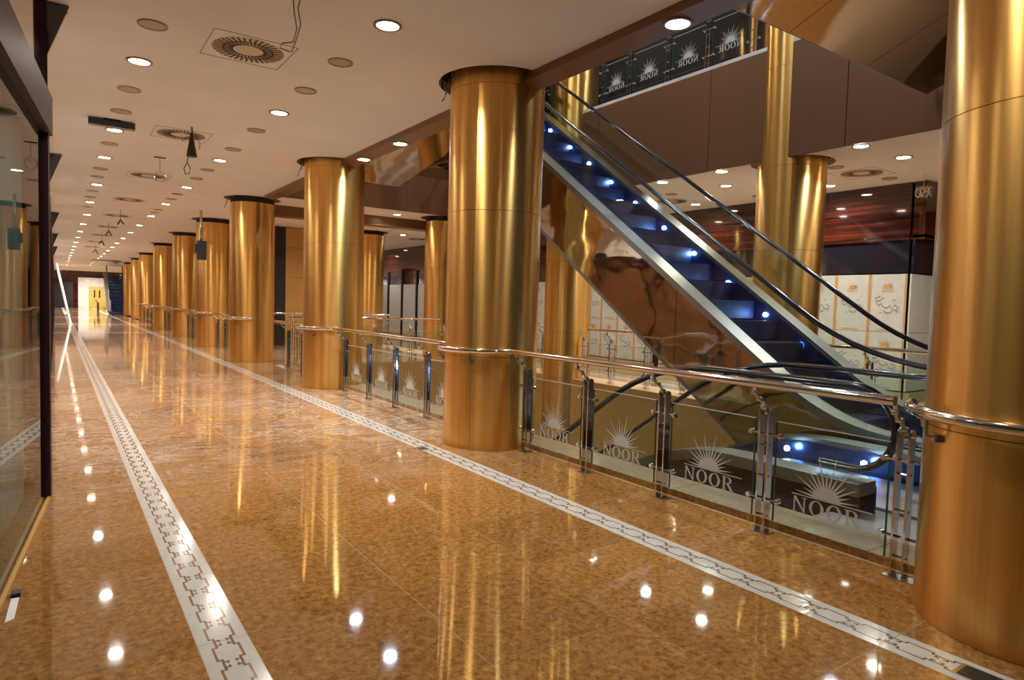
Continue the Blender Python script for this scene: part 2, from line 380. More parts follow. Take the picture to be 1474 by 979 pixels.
# upper floor and its ceiling, walls
MB().box((-3.5, -5, 5.6), (4.3, 40, 5.7)).box((9.5, -5, 5.6), (16.5, 40, 5.7)).box((4.3, 16.5, 5.6), (9.5, 40, 5.7)).build('floor_upper', LANDING, kind='structure')
MB().box((-3.5, -5, 9.6), (16.5, 40, 9.7)).build('ceiling_upper', CEIL, kind='structure')
MB().box((12.65, -5, 5.7), (12.8, 40, 9.6)).build('wall_upper_right', BLACKG, kind='structure')
MB().box((-3.5, -5, 5.7), (-3.4, 40, 9.6)).box((-3.5, 40, 5.7), (16.5, 40.1, 9.6)).build('wall_upper_left', BRONZE, kind='structure')
MB().box((-3.5, -5.1, 0), (16.5, -5, 9.6)).build('wall_back', BRONZE, kind='structure')
MB().box((-3.5, -5, 0), (-3.4, YEND, ZC)).build('wall_left', BRONZE, kind='structure')
MB().box((16.4, -5, 0), (16.5, YEND, ZC)).build('wall_right', BRONZE, kind='structure')

# ------------------------------------------------------------------ columns
def shells(zs):
    out = []
    for a, b in zip(zs, zs[1:]):
        mb = MB().ring((0, 0, 0), CR-.012, CR, a+.002, b-.002, 40, math.radians(-146), math.radians(33.6))
        out.append(('cladding_shell', mb.mesh('cladding_shell', BRASS, True)))
        mb = MB().ring((0, 0, 0), CR-.012, CR, a+.002, b-.002, 40, math.radians(34), math.radians(213.6))
        out.append(('cladding_shell', mb.mesh('cladding_shell', BRASS, True)))
    return out
SH_FULL = shells([0, 1.0, 2.55, 3.86, 5.4, 7.5, 9.58])
SH_FAR = shells([-5.2, -3.4, -1.85]) + shells([-1.85, 0]) + shells([0, 1.0, 2.55, 3.86, 5.4, 7.5, 9.58])
SH_LOW = shells([0, 1.0, 2.55, 3.86])
def column(x, y, sh, z0, z1, label, group, collar=1, cang=(PI*.5+.02, PI*1.5-.02)):
    c = thing('brass_column', label, 'column', (x, y, 0), 0, group)
    MB().cyl((0, 0, z0), CR-.014, z1-z0, 32).build('core', DARK, c)
    for n, me in sh: link(n, me, c)
    if collar == 2: MB().ring((0, 0, 0), CR-.01, .655, ZC-.006, ZC-.001, 48).build('shadow_collar', DARK, c)  # flat dark ring standing in for the shaded ceiling recess
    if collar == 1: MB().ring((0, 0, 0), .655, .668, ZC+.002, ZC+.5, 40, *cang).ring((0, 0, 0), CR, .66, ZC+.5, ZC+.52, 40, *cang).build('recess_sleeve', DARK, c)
    return c
nth = ['nearest brass column, cut off by the right edge of the picture', 'big brass column in the middle, at the left end of the nearest glass railing',
       'second brass column from the middle, with railing posts at its right foot', 'third brass column along the corridor, beside the dark lift doorway',
       'fourth brass column along the corridor, behind the hanging loudspeaker box', 'fifth brass column along the corridor from the middle one',
       'sixth brass column along the corridor, darker and narrower', 'seventh brass column along the corridor', 'eighth brass column, with a pale notice on it', 'farthest brass column at the corridor end, next to the far escalator']
for i, (x, y) in enumerate(OURC):
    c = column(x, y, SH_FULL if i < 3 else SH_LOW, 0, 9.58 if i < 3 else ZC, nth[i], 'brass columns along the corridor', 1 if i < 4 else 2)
    if i in (1, 2, 3):
        # hanging leads at the collar
        MB().tube([(-.56, .1, ZC), (-.565, .12, ZC-.12), (-.60, .14, ZC-.22), (-.63, .13, ZC-.25)], .006, 6).tube([(-.57, .02, ZC), (-.60, .03, ZC-.14), (-.64, .05, ZC-.2)], .006, 6).build('loose_lead', WIRE, c)

fl = ['brass column across the opening, behind the escalator handrails', 'brass column behind the lower truss of the escalator', 'brass column seen between the two big ones, right of the shop boards', 'narrow brass column beside the second big one, left of the shop boards', 'brass column across the opening hidden by the nearest column']
for i, (x, y) in enumerate(FARC):
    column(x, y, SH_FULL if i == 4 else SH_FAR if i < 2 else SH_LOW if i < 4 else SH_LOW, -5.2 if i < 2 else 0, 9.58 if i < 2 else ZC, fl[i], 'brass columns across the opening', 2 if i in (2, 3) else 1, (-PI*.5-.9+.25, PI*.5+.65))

# ------------------------------------------------------------------ railings
POST = MB()
for s in (-1, 1):
    p = [(-.032, 0), (.032, 0), (.032, .86)] + [(.032*math.cos(a), .86+.032*math.sin(a)) for a in [PI*k/6 for k in range(1, 6)]] + [(-.032, .86)]
    POST.prism(p, s*.034-.006, s*.034+.006, 'xz')
POST.cyl((0, -.05, .84), .011, .10, 10, 'y').cyl((0, -.045, .62), .008, .09, 8, 'y').cyl((0, -.045, .40), .008, .09, 8, 'y').cyl((0, -.045, .12), .008, .09, 8, 'y')
POST_ME = POST.mesh('post', CHROME)
ARM_ME = MB().tube([(0, 0, .86), (-.06, 0, .93), (-.13, 0, .975), (-.165, 0, 1.05)], .013, 8).cyl((-.03, -.02, .89), .018, .04, 10, 'y').cyl((-.09, -.02, .95), .017, .04, 10, 'y').cyl((-.15, -.018, 1.0), .016, .036, 10, 'y').mesh('rail_bracket', STEEL, True)
CLAMP_ME = MB().cyl((0, -.115, 0), .009, .23, 8, 'y').cyl((-.018, -.115, 0), .018, .036, 12, 'x').cyl((-.018, .115, 0), .018, .036, 12, 'x').cyl((-.02, -.125, 0), .010, .02, 8, 'y').mesh('glass_clamp', CHROME, True)
FOOT_ME = MB().box((-.06, -.07, 0), (.06, .07, .008)).cyl((.04, .05, .008), .008, .006, 8).cyl((-.04, -.05, .008), .008, .006, 8).mesh('foot_plate', STEEL)
# serif letters and the sun emblem as flat outlines in (u, v); thickness added on build
def letter_polys(ch):
    if ch == 'N': return [[(.06,0),(.14,0),(.14,1),(.06,1)], [(.70,0),(.78,0),(.78,1),(.70,1)], [(.02,1),(.20,1),(.80,.0),(.70,0)], [(0,0),(.22,0),(.22,.05),(0,.05)], [(.58,.95),(.88,.95),(.88,1),(.58,1)]]
    if ch == 'O':
        o = []; n = 28
        for i in range(n):
            a, b = 2*PI*i/n, 2*PI*(i+1)/n
            o.append([(.45+.45*math.cos(a), .5+.52*math.sin(a)), (.45+.45*math.cos(b), .5+.52*math.sin(b)), (.45+.27*math.cos(b), .5+.46*math.sin(b)), (.45+.27*math.cos(a), .5+.46*math.sin(a))])
        return o
    if ch == 'R':
        o = [[(.10,0),(.25,0),(.25,1),(.10,1)], [(0,0),(.36,0),(.36,.05),(0,.05)], [(0,.95),(.25,.95),(.25,1),(0,1)], [(.36,.5),(.54,.5),(.86,.05),(.70,0)], [(.66,0),(.92,0),(.92,.05),(.66,.05)]]
        n = 12
        for i in range(n):
            a, b = -PI/2+PI*i/n, -PI/2+PI*(i+1)/n
            o.append([(.42+.34*math.cos(a), .74+.26*math.sin(a)), (.42+.34*math.cos(b), .74+.26*math.sin(b)), (.42+.17*math.cos(b), .74+.21*math.sin(b)), (.42+.17*math.cos(a), .74+.21*math.sin(a))])
        o += [[(.25,.95),(.42,.95),(.42,1),(.25,1)], [(.25,.48),(.42,.48),(.42,.53),(.25,.53)]]
        return o
def word_polys(word, w, h):
    ws = {'N': .9, 'O': .92, 'R': .92}; tot = sum(ws[c] for c in word)+.14*(len(word)-1); k = w/tot; u = -w/2; out = []
    for c in word:
        out += [[(u+p*k, q*h) for p, q in poly] for poly in letter_polys(c)]; u += (ws[c]+.14)*k
    return out
def sun_polys(r, R, rays=15, tilt=0):
    out = [[(r*math.cos(PI*i/16), r*math.sin(PI*i/16)*.9) for i in range(17)]]
    for i in range(rays):
        a = PI*(i+.5)/rays; L = R*(1.0 if i % 2 == 0 else .72); L *= .78+.3*math.sin(a); d = .055
        out.append([(r*.9*math.cos(a-d*1.6), r*.9*math.sin(a-d*1.6)), (L*math.cos(a), L*math.sin(a)), (r*.9*math.cos(a+d*1.6), r*.9*math.sin(a+d*1.6))])
    return out
def etch(polys, mat, mirror=False, th=.0008, name='etched_emblem'):
    mb = MB()
    for P in polys:
        P = [(-u if mirror else u, v) for u, v in P]
        mb.prism(P, -th, th, 'yz')
    return mb.mesh(name, mat)
# railing emblem runs along y; seen from the corridor (-x side) the text reads towards -y
logo = [[(-u, v+.12) for u, v in P] for P in sun_polys(.095, .27)] + [[(-u, v) for u, v in P] for P in word_polys('NOOR', .46, .10)]
logo += [[(.24, .112), (-.30, .112), (-.30, .118), (.24, .118)]]
ETCH_ME = etch(logo, FROST)
def glass_panel(parent, y0, y1, x=0, z0=.10, z1=.80, logo_=True, etchme=None):
    g = MB().box((x-.005, y0, z0), (x+.005, y1, z1)).build('glass_panel', GLASS, parent)
    for yy in (y0, y1): box('glass_edge', (x-.0055, yy-.004, z0), (x+.0055, yy+.004, z1), GEDGE, g)
    box('glass_edge', (x-.0055, y0, z1-.003), (x+.0055, y1, z1+.002), FROST, g, label='pale polished top edge')
    if logo_: link('etched_emblem', etchme or ETCH_ME, g, (x-.0065, (y0+y1)/2, z0+.12))
    return g
def railing(label, posts, ends, xr=-.18, loc=(4.13, 0, 0), rotz=0, zr=1.07, logo_=True, glass_ends=True, group=None, etchme=None, rail=None):
    t = thing('glass_railing', label, 'railing', loc, rotz, group)
    MB().tube(rail or [(xr, ends[0], zr), (xr, ends[1], zr)], .029, 14).build('handrail', CHROME, t, True)
    for y in posts:
        p = link('post', POST_ME, t, (0, y, 0))
        link('rail_bracket', ARM_ME, p); link('foot_plate', FOOT_ME, p)
        for z in (.24, .70): link('glass_clamp', CLAMP_ME, p, (0, 0, z))
    P = sorted(posts)
    for a, b in zip(P, P[1:]):
        if b-a > .4: glass_panel(t, a+.085, b-.085, logo_=logo_, etchme=etchme)
    return t
A1 = math.asin(.12/.6)
def wrap(cx, cy, zr=1.07, r=.585):
    return [(x-4.13, y, z) for x, y, z in arc((cx, cy), r, -PI/2-.20, -PI*1.5+.20, 28, zr)]
railing('nearest chrome and glass railing, from the middle column to the nearest one', [5.64, 4.67, 3.72, 2.77, 1.84, 1.70], (0, 0), rail=[(-.18, 1.83, 1.07), (-.18, 5.68, 1.07)])
railing('chrome and glass railing between the two big brass columns', [10.99, 9.95, 8.95, 7.94, 6.93], (0, 0), rail=[(-.18, 6.84, 1.07), (-.18, 11.12, 1.07)])
railing('short chrome and glass railing beyond the second big column, at the bridge', [12.4, 13.4, 14.4], (12.2, 14.9), logo_=False)
for k, (a, b, q) in enumerate([(17.8, 21.9, 'third and fourth'), (23.3, 27.5, 'fourth and fifth'), (28.9, 34.0, 'fifth and sixth'), (35.4, 42.6, 'sixth and seventh')]):
    n = 4; railing('distant glass railing between the %s brass columns of the corridor' % q, [a+(b-a)*i/n for i in range(n+1)], (a-.1, b+.1), logo_=False, group='distant railings')
wl = ['on the nearest brass column at the right edge', 'on the big middle brass column', 'on the second big brass column', 'on the third brass column', 'on the fourth brass column', 'on the fifth brass column', 'on the sixth brass column', 'on the seventh brass column']
for i in range(8):
    x, y = OURC[i]
    h = thing('column_handrail', 'curved chrome handrail wrapped round the front '+wl[i], 'handrail', (x, y, 0), 0, 'curved handrails on the columns')
    MB().tube(arc((0, 0), .59, -PI/2-.21, -PI*1.5+.21, 32, 1.07), .029, 14).build('rail_tube', CHROME, h, True)
    for a in ([-2.55, 2.5] if i else [-2.62, 2.5]):
        MB().tube([(.59*math.cos(a), .59*math.sin(a), 1.06), (.585*math.cos(a), .585*math.sin(a), .96), (.52*math.cos(a), .52*math.sin(a), .95)], .009, 8).cyl((.53*math.cos(a)-.0, .53*math.sin(a), .95-.02), .026, .04, 14).build('wall_bracket', STEEL, h, True)
# bridge rails (run along x): rotated railings
def xr_rail(label, y, x0, x1, n, zr=1.07, face=1, z=0, group='rails across the bridge', logo_=False):
    # local +y maps to world +x (rot -90deg): local x -> world -y
    return railing(label, [x0+(x1-x0)*i/n for i in range(n+1)], (x0-.1, x1+.1), loc=(0, y, z), rotz=-PI/2, zr=zr, logo_=logo_, group=group, xr=-.18*face)
xr_rail('glass railing on the near side of the bridge across the opening', 16.15, 4.8, 8.9, 4, 1.12)
xr_rail('farther glass railing across the bridge, behind the first one', 20.6, 5.0, 9.2, 4, 1.12)
# far side railings of our level and of the upper level
ETCH_MIR = etch(logo, FROST, mirror=True)
def far_rail(label, posts, z, lo, etchme=ETCH_MIR, g='railings on the far side'):
    return railing(label, posts, (posts[0]-.06, posts[-1]+.06), loc=(9.45, 0, z), xr=.14, logo_=lo, etchme=etchme, group=g)
far_rail('glass railing across the opening, seen under the escalator truss', [7.2, 8.1, 9.0, 10.0, 10.85], 0.02, False)
far_rail('glass railing across the opening, in front of the printed boards', [1.9, 2.85, 3.8, 4.75, 5.65], 0.02, False)
far_rail('glass railing on the left across the opening, before the far shop', [12.3, 13.4, 14.5, 15.7], 0.02, False)
u = far_rail('upper floor glass railing above the tall bronze fascia', [6.9, 7.81, 8.72, 9.72, 10.52], 5.78, True, g='upper floor railings')
u.location.x = 9.42
far_rail('upper floor glass railing at the bridge, left', [12.3, 13.4, 14.5, 15.7], 5.78, False, g='upper floor railings')

# ------------------------------------------------------------------ escalators
def smooth_profile(pts, L=.9, n=8):
    out = [pts[0]]
    for a, b, c in zip(pts, pts[1:], pts[2:]):
        A, B, C_ = Vector(a), Vector(b), Vector(c)
        p = B+(A-B).normalized()*min(L, (A-B).length*.45); q = B+(C_-B).normalized()*min(L, (C_-B).length*.45)
        for i in range(n+1):
            t = i/n; out.append(tuple(p*(1-t)**2+B*2*t*(1-t)+q*t*t))
    out.append(pts[-1]); return out
def clip(prof, y0, y1):
    """points of a profile (y increasing) between y0 and y1, with cut ends"""
    def at(y):
        for a, b in zip(prof, prof[1:]):
            if a[0] <= y <= b[0]: return a[1]+(b[1]-a[1])*(y-a[0])/max(1e-9, b[0]-a[0])
        return prof[0][1] if y < prof[0][0] else prof[-1][1]
    return [(y0, at(y0))]+[p for p in prof if y0 < p[0] < y1]+[(y1, at(y1))]
def strip(mb, top, bot, x0, x1):
    """solid between two profiles with equal ends"""
    ys = sorted({round(p[0], 4) for p in top+bot}); 
    T_ = [clip(top, y, y+1e-6)[0][1] for y in ys[:-1]]+[top[-1][1]]; B_ = [clip(bot, y, y+1e-6)[0][1] for y in ys[:-1]]+[bot[-1][1]]
    vs = []
    for y, t, b in zip(ys, T_, B_): vs += [(x0, y, t), (x1, y, t), (x1, y, b), (x0, y, b)]
    fs = [(0, 1, 2, 3)]
    for i in range(len(ys)-1):
        p, q = 4*i, 4*i+4
        for k in range(4): fs.append((p+k, q+k, q+(k+1) % 4, p+(k+1) % 4))
    p = 4*(len(ys)-1); fs.append((p+3, p+2, p+1, p)); mb.add(vs, fs); return mb
def off(pr, d): return [(y, z+d) for y, z in pr]
def escalator(label, x0, deck, rail, bottom, steps, led=None, cladmat=MIRROR, panel_w=2.45, glass_y=None, group=None, newel_lo=None, newel_hi=None, width=1.79, ledside=1):
    e = thing('escalator', label, 'escalator', (x0, 0, 0), 0, group)
    ya, yb = deck[0][0], deck[-1][0]
    dw = .27
    for xs in (0, width-.03):                                       # side cladding, one sheet per panel
        y = ya
        while y < yb-1e-3:
            y2 = min(y+panel_w, yb)
            strip(MB(), off(clip(deck, y+.004, y2-.004), -.10), clip(bottom, y+.004, y2-.004), xs, xs+.03).build('cladding_panel', cladmat, e)
            y = y2
    strip(MB(), off(bottom, .0), off(bottom, -.09), .05, width-.05).build('underside', MIRROR, e)
    for xs in (.012, width-.05):
        strip(MB(), off(bottom, .02), off(bottom, -.075), xs, xs+.04).build('lower_edge_trim', DECK, e)
    for xs in (-.02, width-dw+.02):
        strip(MB(), deck, off(deck, -.10), xs, xs+dw).build('deck', DECK, e)
    for xs, nm in ((dw-.02, 1), (width-dw, -1)):                     # skirts
        strip(MB(), off(deck, -.05), off(deck, -.62), xs-.0, xs+.02).build('skirt_panel', SKIRT, e)
    gl = []
    for xs in (.18, width-.18):
        gy0, gy1 = glass_y; y = gy0; 
        while y < gy1-1e-3:
            y2 = min(y+1.35, gy1)
            strip(MB(), off(clip(rail, y+.004, y2-.004), -.05), off(clip(deck, y+.004, y2-.004), -.02), xs-.004, xs+.004).build('balustrade_glass', GLASS, e)
            y = y2
        pts = [(xs, p[0], p[1]) for p in rail]
        if newel_lo:                                                # rounded end of the handrail
            yy, zz = rail[0]; r = newel_lo
            loop = [(xs, yy-r*math.sin(a), zz-r+r*math.cos(a)) for a in [PI*i/14 for i in range(15)]]
            pts = [(xs, yy+.25, zz-2*r)]+loop[::-1]+pts[1:]
        if newel_hi:
            yy, zz = rail[-1]; r = newel_hi
            loop = [(xs, yy+r*math.sin(a), zz-r+r*math.cos(a)) for a in [PI*i/14 for i in range(15)]]
            pts = pts[:-1]+loop+[(xs, yy-.25, zz-2*r)]
        MB().tube(pts, .042, 12, rz=.030).build('handrail', RUBBER, e, True)
    # steps
    st = MB().prism([(0, -.25), (.40, -.25), (.40, 0), (0, 0)], dw+.01, width-dw-.01, 'yz')
    for k in range(22): st.box((dw+.02+k*(width-2*dw-.04)/22, .004, 0), (dw+.02+k*(width-2*dw-.04)/22+.022, .396, .008))
    stm = st.mesh('step', STEPM)
    for (y, z) in steps: link('step', stm, e, (0, y, z))
    if led:
        lm = MB().cyl((0, 0, 0), .028, .022, 12, 'x').mesh('skirt_lamp', LEDM)
        for (y, z) in led: link('skirt_lamp', lm, e, (width-dw-.024, y, z))
    return e
# the rising escalator: lower landing on our floor, climbs away from the camera
Yt = 11.98
deck_up = smooth_profile([(1.2, .34), (3.81, .34), (Yt, .7*Yt-2.33), (14.6, .7*Yt-2.33)], .75)
rail_up = smooth_profile([(1.0, 1.04), (3.6, 1.04), (Yt+.1, .7*(Yt+.1)-1.48), (14.4, .7*(Yt+.1)-1.48)], .95)
bot_up = smooth_profile([(1.2, -.75), (3.97, -.75), (Yt-.2, .7*(Yt-.2)-3.53), (14.6, .7*(Yt-.2)-3.53)], .4)
stp = [(3.55+i*.4, .06+i*.28) for i in range(0, 21)]
stp = [(y, z-.02) for y, z in stp]
leds = [(y, .7*y-2.50) for y in (5.19, 5.76, 6.43, 7.11, 7.77, 8.47, 9.12, 9.75, 10.34, 11.0)]
escalator('mirror-sided escalator climbing to the upper floor, behind the nearest railing', 6.92, deck_up, rail_up, bot_up, stp, leds, glass_y=(1.2, 14.0), newel_lo=.33)
# the descending escalator
d0 = 4.45
deck_dn = smooth_profile([(2.55, .27), (d0, .27), (d0+7.0, .27-4.9), (14.2, .27-4.9)], .75)
rail_dn = smooth_profile([(2.72, 1.0), (4.82, 1.0), (d0+7.1, 1.0-4.64), (13.9, 1.0-4.64)], .8)
bot_dn = smooth_profile([(2.6, -.9), (4.2, -.9), (d0+6.7, -.9-4.2), (14.2, -5.19)], .4)
stp2 = [(4.0+i*.4, -.14-i*.28) for i in range(0, 17)]
dn = escalator('escalator going down, with black handrails curving over just behind the nearest railing', 5.02, deck_dn, rail_dn, bot_dn, stp2, None, cladmat=pbr('dark bronze cladding', (.05, .03, .025), .3, .5), glass_y=(2.6, 13.4), newel_lo=.33, width=1.72)
lm = MB().cyl((0, 0, 0), .026, .022, 12, 'x').mesh('skirt_lamp', LEDM)
for y, z in ((4.01, .13), (3.2, .14)): link('skirt_lamp', lm, dn, (1.33, y, z))
box('comb_plate', (.37, 2.0, .0), (1.35, 4.0, .03), DECK, dn)
box('indicator_lamp', (1.36, 3.02, .20), (1.375, 3.08, .225), REDL, dn)
area('escalator_fill', (6.1, 3.4, .6), 3, (.45, .65, 1), .25, 170, rot=(0, 0, 0))  # added blue fill without a fitting, tints the escalator interior
# steel soffits above the escalators (wavy mirror sheets, sloping like the flight they clad)
def soffit(label, y0, z0, y1, z1, x0, x1, n, th=.05):
    t = thing('upper_escalator_soffit', label, 'soffit', (0, 0, 0), 0, 'mirror steel soffits')
    w_ = (x1-x0)/n
    for i in range(n):
        MB().prism([(y0, z0), (y1, z1), (y1, z1+th), (y0, z0+th)], x0+i*w_+.004, x0+(i+1)*w_-.004, 'yz').build('soffit_sheet', SOFFITM, t)
    MB().prism([(y0, z0+.002), (y0+.02*(1 if y0 > y1 else -1), z0+.002), (y0+.02*(1 if y0 > y1 else -1), z0+.16), (y0, z0+.16)], x0, x1, 'yz').build('edge_trim', DECK, t)
    return t
soffit('wavy mirror steel soffit at the upper right, above the escalators', 4.1, 4.42, -1.6, 6.7, 4.66, 9.22, 3)
s2_ = soffit('mirror steel soffit at the top landing, left of the middle column', 14.9, 4.36, 11.2, 4.95, 4.70, 6.86, 2)
for x in (5.2, 6.4): box('hanger', (x, 14.5, 4.50), (x+.06, 16.158, 4.56), STEEL, s2_)

# ------------------------------------------------------------------ ceiling fittings
def lamp_proto(lens, label, cat='light'):
    t = thing('ceiling_downlight', label, cat)
    MB().ring((0, 0, 0), .098, .124, -.012, .0, 28).build('rim', RIM, t, True)
    MB().cyl((0, 0, -.006), .099, .004, 24).build('lens', lens, t)
    return t
LW = lamp_proto(LENSW, 'x'); LC = lamp_proto(LENSC, 'x')
usedW = usedC = False
def downlight(x, y, z=ZC, cool=False, power=LAMP_W, label='', group='lit ceiling downlights', warm=None, spread=150):
    global usedW, usedC
    src = LC if cool else LW; first = not (usedC if cool else usedW)
    if first: t = src; t.location = (x, y, z); t['label'] = label; t['group'] = group
    else: t = copy_tree(src, (x, y, z), label=label, group=group)
    if cool: usedC = True
    else: usedW = True
    if power and (y < 30 or int(y) % 2): area('lamp_light', (0, 0, -.02), power, COOL if cool else (warm or WARM), .15, spread, t)
    return t
ordn = ['first', 'second', 'third', 'fourth', 'fifth', 'sixth', 'seventh', 'eighth', 'ninth', 'tenth', 'eleventh', 'twelfth', 'thirteenth', 'fourteenth', 'fifteenth', 'sixteenth', 'seventeenth', 'eighteenth', 'nineteenth', 'twentieth', 'twenty-first', 'twenty-second', 'twenty-third', 'twenty-fourth']
LY = [4.4, 7.99, 11.51, 13.9, 17.45]+[20.9+3.36*i for i in range(18)]
for i, y in enumerate(LY):
    downlight(.73 if i < 4 else .77 if i < 6 else .81, y, cool=i in (4,), label='bright downlight, %s from the camera in the row along the left wall' % ordn[i], group='left row of downlights', warm=NEUT, power=LAMP_W*.5 if y < 5 else LAMP_W if y < 30 else LAMP_W*2.6)
RY = [2.1, 5.53, 8.95, 12.71, 16.34, 19.7]+[23.0+3.36*i for i in range(14)]
for i, y in enumerate(RY):
    downlight(2.41, y, label='bright downlight, %s from the camera in the row near the columns' % ordn[i], group='right row of downlights', warm=NEUT if i % 3 else WARM, power=0 if y < 3 else LAMP_W if y < 30 else LAMP_W*2.6)
for i, y in enumerate([-1.0, .9, 3.81, 9.1, 10.5, 16.9, 22.2]):
    downlight(4.2, y, 3.9 if y < 16 else ZC-.01, True, LAMP_W*.6 if y > 5 else 0, 'blue-white lamp, %s along the bronze soffit edge over the railing' % ordn[i], 'lamps in the soffit edge')
for i, (x, y, p) in enumerate([(10.6, 5.0, 1), (10.6, 8.23, 1), (11.97, 6.95, 1), (11.97, 10.1, 1), (10.6, 1.7, 1), (10.6, 11.6, 1), (10.6, 15.1, 1), (11.97, 13.5, 0), (10.6, 18.6, 1), (10.24, 21.8, 0), (10.67, 25.0, 1), (12.0, 3.6, 1), (12.0, 28.0, 1), (10.6, 32, 1)]):
    downlight(x, y, label='warm ceiling downlight across the opening, %s of those before the far shops' % ordn[i], group='downlights across the opening', warm=NEUT, power=LAMP_W*p)
for i, (x, y) in enumerate([(8.9, 4.9), (8.95, 7.3), (8.95, 8.65)]):
    downlight(9.46, y+.15, ZC-.004, i != 1, LAMP_W*.35, 'small bright lamp at the foot of the tall bronze fascia, %s from the right' % ordn[i], 'lamps under the fascia')
for i, (x, y) in enumerate([(4.74, 18.6), (7.75, 16.9), (6.5, 19.4), (8.2, 18.9), (7.9, 24), (6.4, 26)]):
    downlight(x, y, ZC-.001, False, LAMP_W*.8, 'warm downlight over the bridge, %s of its group' % ordn[i], 'bridge downlights')
# dead speaker roses
SP = thing('ceiling_speaker', 'x', 'speaker')
MB().ring((0, 0, 0), .105, .125, -.010, 0, 32).build('rim', RIM, SP, True); MB().cyl((0, 0, -.006), .106, .004, 28).build('grille', GRILLE, SP)
first = True
def rose(x, y, label, z=ZC):
    global first
    if first: SP.location = (x, y, z); SP['label'] = label; SP['group'] = 'round ceiling speakers'; first = False
    else: copy_tree(SP, (x, y, z), label=label, group='round ceiling speakers')
for i, y in enumerate([6.86, 9.14, 10.3, 12.6, 15.2, 16.3, 18.6, 19.8, 22.1]): rose(.73, y, 'round unlit ceiling speaker, %s in the row along the left wall' % ordn[i])
for i, y in enumerate([6.67, 7.81, 10.1, 11.62, 13.84, 15.0, 17.6, 18.6, 21.2, 22.0]): rose(2.4, y, 'round unlit ceiling speaker, %s in the row near the columns' % ordn[i])
for i, (x, y) in enumerate([(10.55, 6.03), (12.05, 5.9), (11.44, 10.46), (10.6, 9.6), (12.0, 8.5), (10.6, 4.0)]): rose(x, y, 'round unlit ceiling speaker across the opening, %s from the camera side' % ordn[i])
# swirl air diffusers
SLOT = MB().box((.13, -.009, -.004), (.225, .009, 0)).mesh('slot', DARK); SLOT2 = MB().box((.215, -.0095, -.004), (.325, .0095, 0)).mesh('slot', DARK)
PLATE = MB().cyl((0, 0, -.002), .335, .002, 40).mesh('plate', plaster('diffuser plate', (.66, .55, .43), 3))
fm = MB()
for s in (-1, 1): fm.box((-.375, s*.375-.003, -.003), (.375, s*.375+.003, 0)).box((s*.375-.003, -.375, -.003), (s*.375+.003, .375, 0))
FRAME = fm.mesh('frame', WIRE)
def diffuser(x, y, label, full):
    t = thing('air_diffuser', label, 'vent', (x, y, ZC), 0, 'swirl air diffusers')
    link('plate', PLATE, t); link('frame', FRAME, t)
    if full:
        for k in range(36):
            a = 2*PI*k/36
            o = link('slot', SLOT, t, (.02*math.cos(a+1.5), .02*math.sin(a+1.5), -.001), a+.35)
            o = link('slot', SLOT2, t, (0, 0, -.001), a+.087+.1)
    else:
        mb = MB()
        for k in range(36):
            a = 2*PI*k/36; c, s = math.cos(a), math.sin(a)
            q = [(.14, -.009), (.32, -.009), (.32, .009), (.14, .009)]
            mb.prism([(u*c-v*s, u*s+v*c) for u, v in q], -.004, -.002, 'xy')
        mb.build('slots', DARK, t, kind='stuff')
for i, y in enumerate([6.95, 11.16, 15.4, 19.6, 23.8, 28.0, 32.2, 36.4, 40.6]):
    diffuser(1.57, y, 'swirl-slotted air diffuser in the corridor ceiling, %s from the camera' % ordn[i], i < 2)
for i, (x, y) in enumerate([(11.3, 6.0), (11.3, 10.2), (11.3, 14.4), (11.3, 22.8)]): diffuser(x, y, 'swirl-slotted air diffuser across the opening, %s from the right' % ordn[i], False)
# hanging cables and unfinished fittings
def hang(name, label, parts, loc, cat='cable'):
    t = thing(name, label, cat, loc, 0, 'unfinished fittings hanging from the ceiling')
    for nm, mb, mt in parts: mb.build(nm, mt, t, True)
hang('cable_loop', 'thin double cable looping down from the ceiling at the top of the picture', [
    ('cable', MB().tube([(.02, 0, 0), (.0, .0, -.08), (.03, .02, -.2), (.0, .05, -.33), (-.03, .06, -.42)], .005, 6), WIRE),
    ('cable', MB().tube([(-.04, 0, 0), (-.03, 0, -.12), (0, .02, -.24), (-.02, .05, -.34), (-.10, .08, -.36), (-.12, .08, -.40), (-.04, .06, -.42)], .005, 6), WIRE)], (1.62, 5.5, ZC))
hang('cable_bundle', 'dark cone-shaped cable bundle hanging beside the second air diffuser', [
    ('cone', MB().cyl((0, 0, -.42), .075, .34, 12, r2=.012), DARK), ('cable', MB().tube([(0, 0, 0), (.01, 0, -.1)], .014, 6).tube([(0, 0, -.12), (.07, 0, -.14), (.11, 0, -.22), (.10, 0, -.30)], .005, 6).tube([(0, 0, -.12), (-.08, 0, -.16), (-.12, 0, -.22)], .005, 6), WIRE),
    ('loop', MB().tube([(-.04, 0, -.4), (-.06, 0, -.52), (-.10, 0, -.6), (-.08, 0, -.68), (-.03, 0, -.66), (-.02, 0, -.58), (-.05, 0, -.52)], .008, 6), WIRE)], (1.62, 10.55, ZC))
hang('speaker_lead', 'round fitting dangling on a lead in the middle of the corridor ceiling', [
    ('bracket', MB().box((-.09, -.02, -.015), (.09, .02, 0)), DARK), ('lead', MB().tube([(0, 0, 0), (0, 0, -.25)], .005, 6), WIRE), ('hoop', MB().tube([(.09*math.cos(a), 0, -.34+.09*math.sin(a)) for a in [2*PI*i/16 for i in range(16)]], .008, 6, closed=True), STEEL)], (1.52, 13.2, ZC))
hang('lamp_tray', 'dark rectangular tray hanging beside the second lamp of the left row', [('tray', MB().box((-.28, -.06, -.10), (.28, .06, -.02)), pbr('blue black tray', (.02, .03, .06), .25)), ('lid', MB().box((-.10, -.08, -.02), (.10, -.06, -.0)), DARK)], (.66, 10.9, ZC), 'fitting')
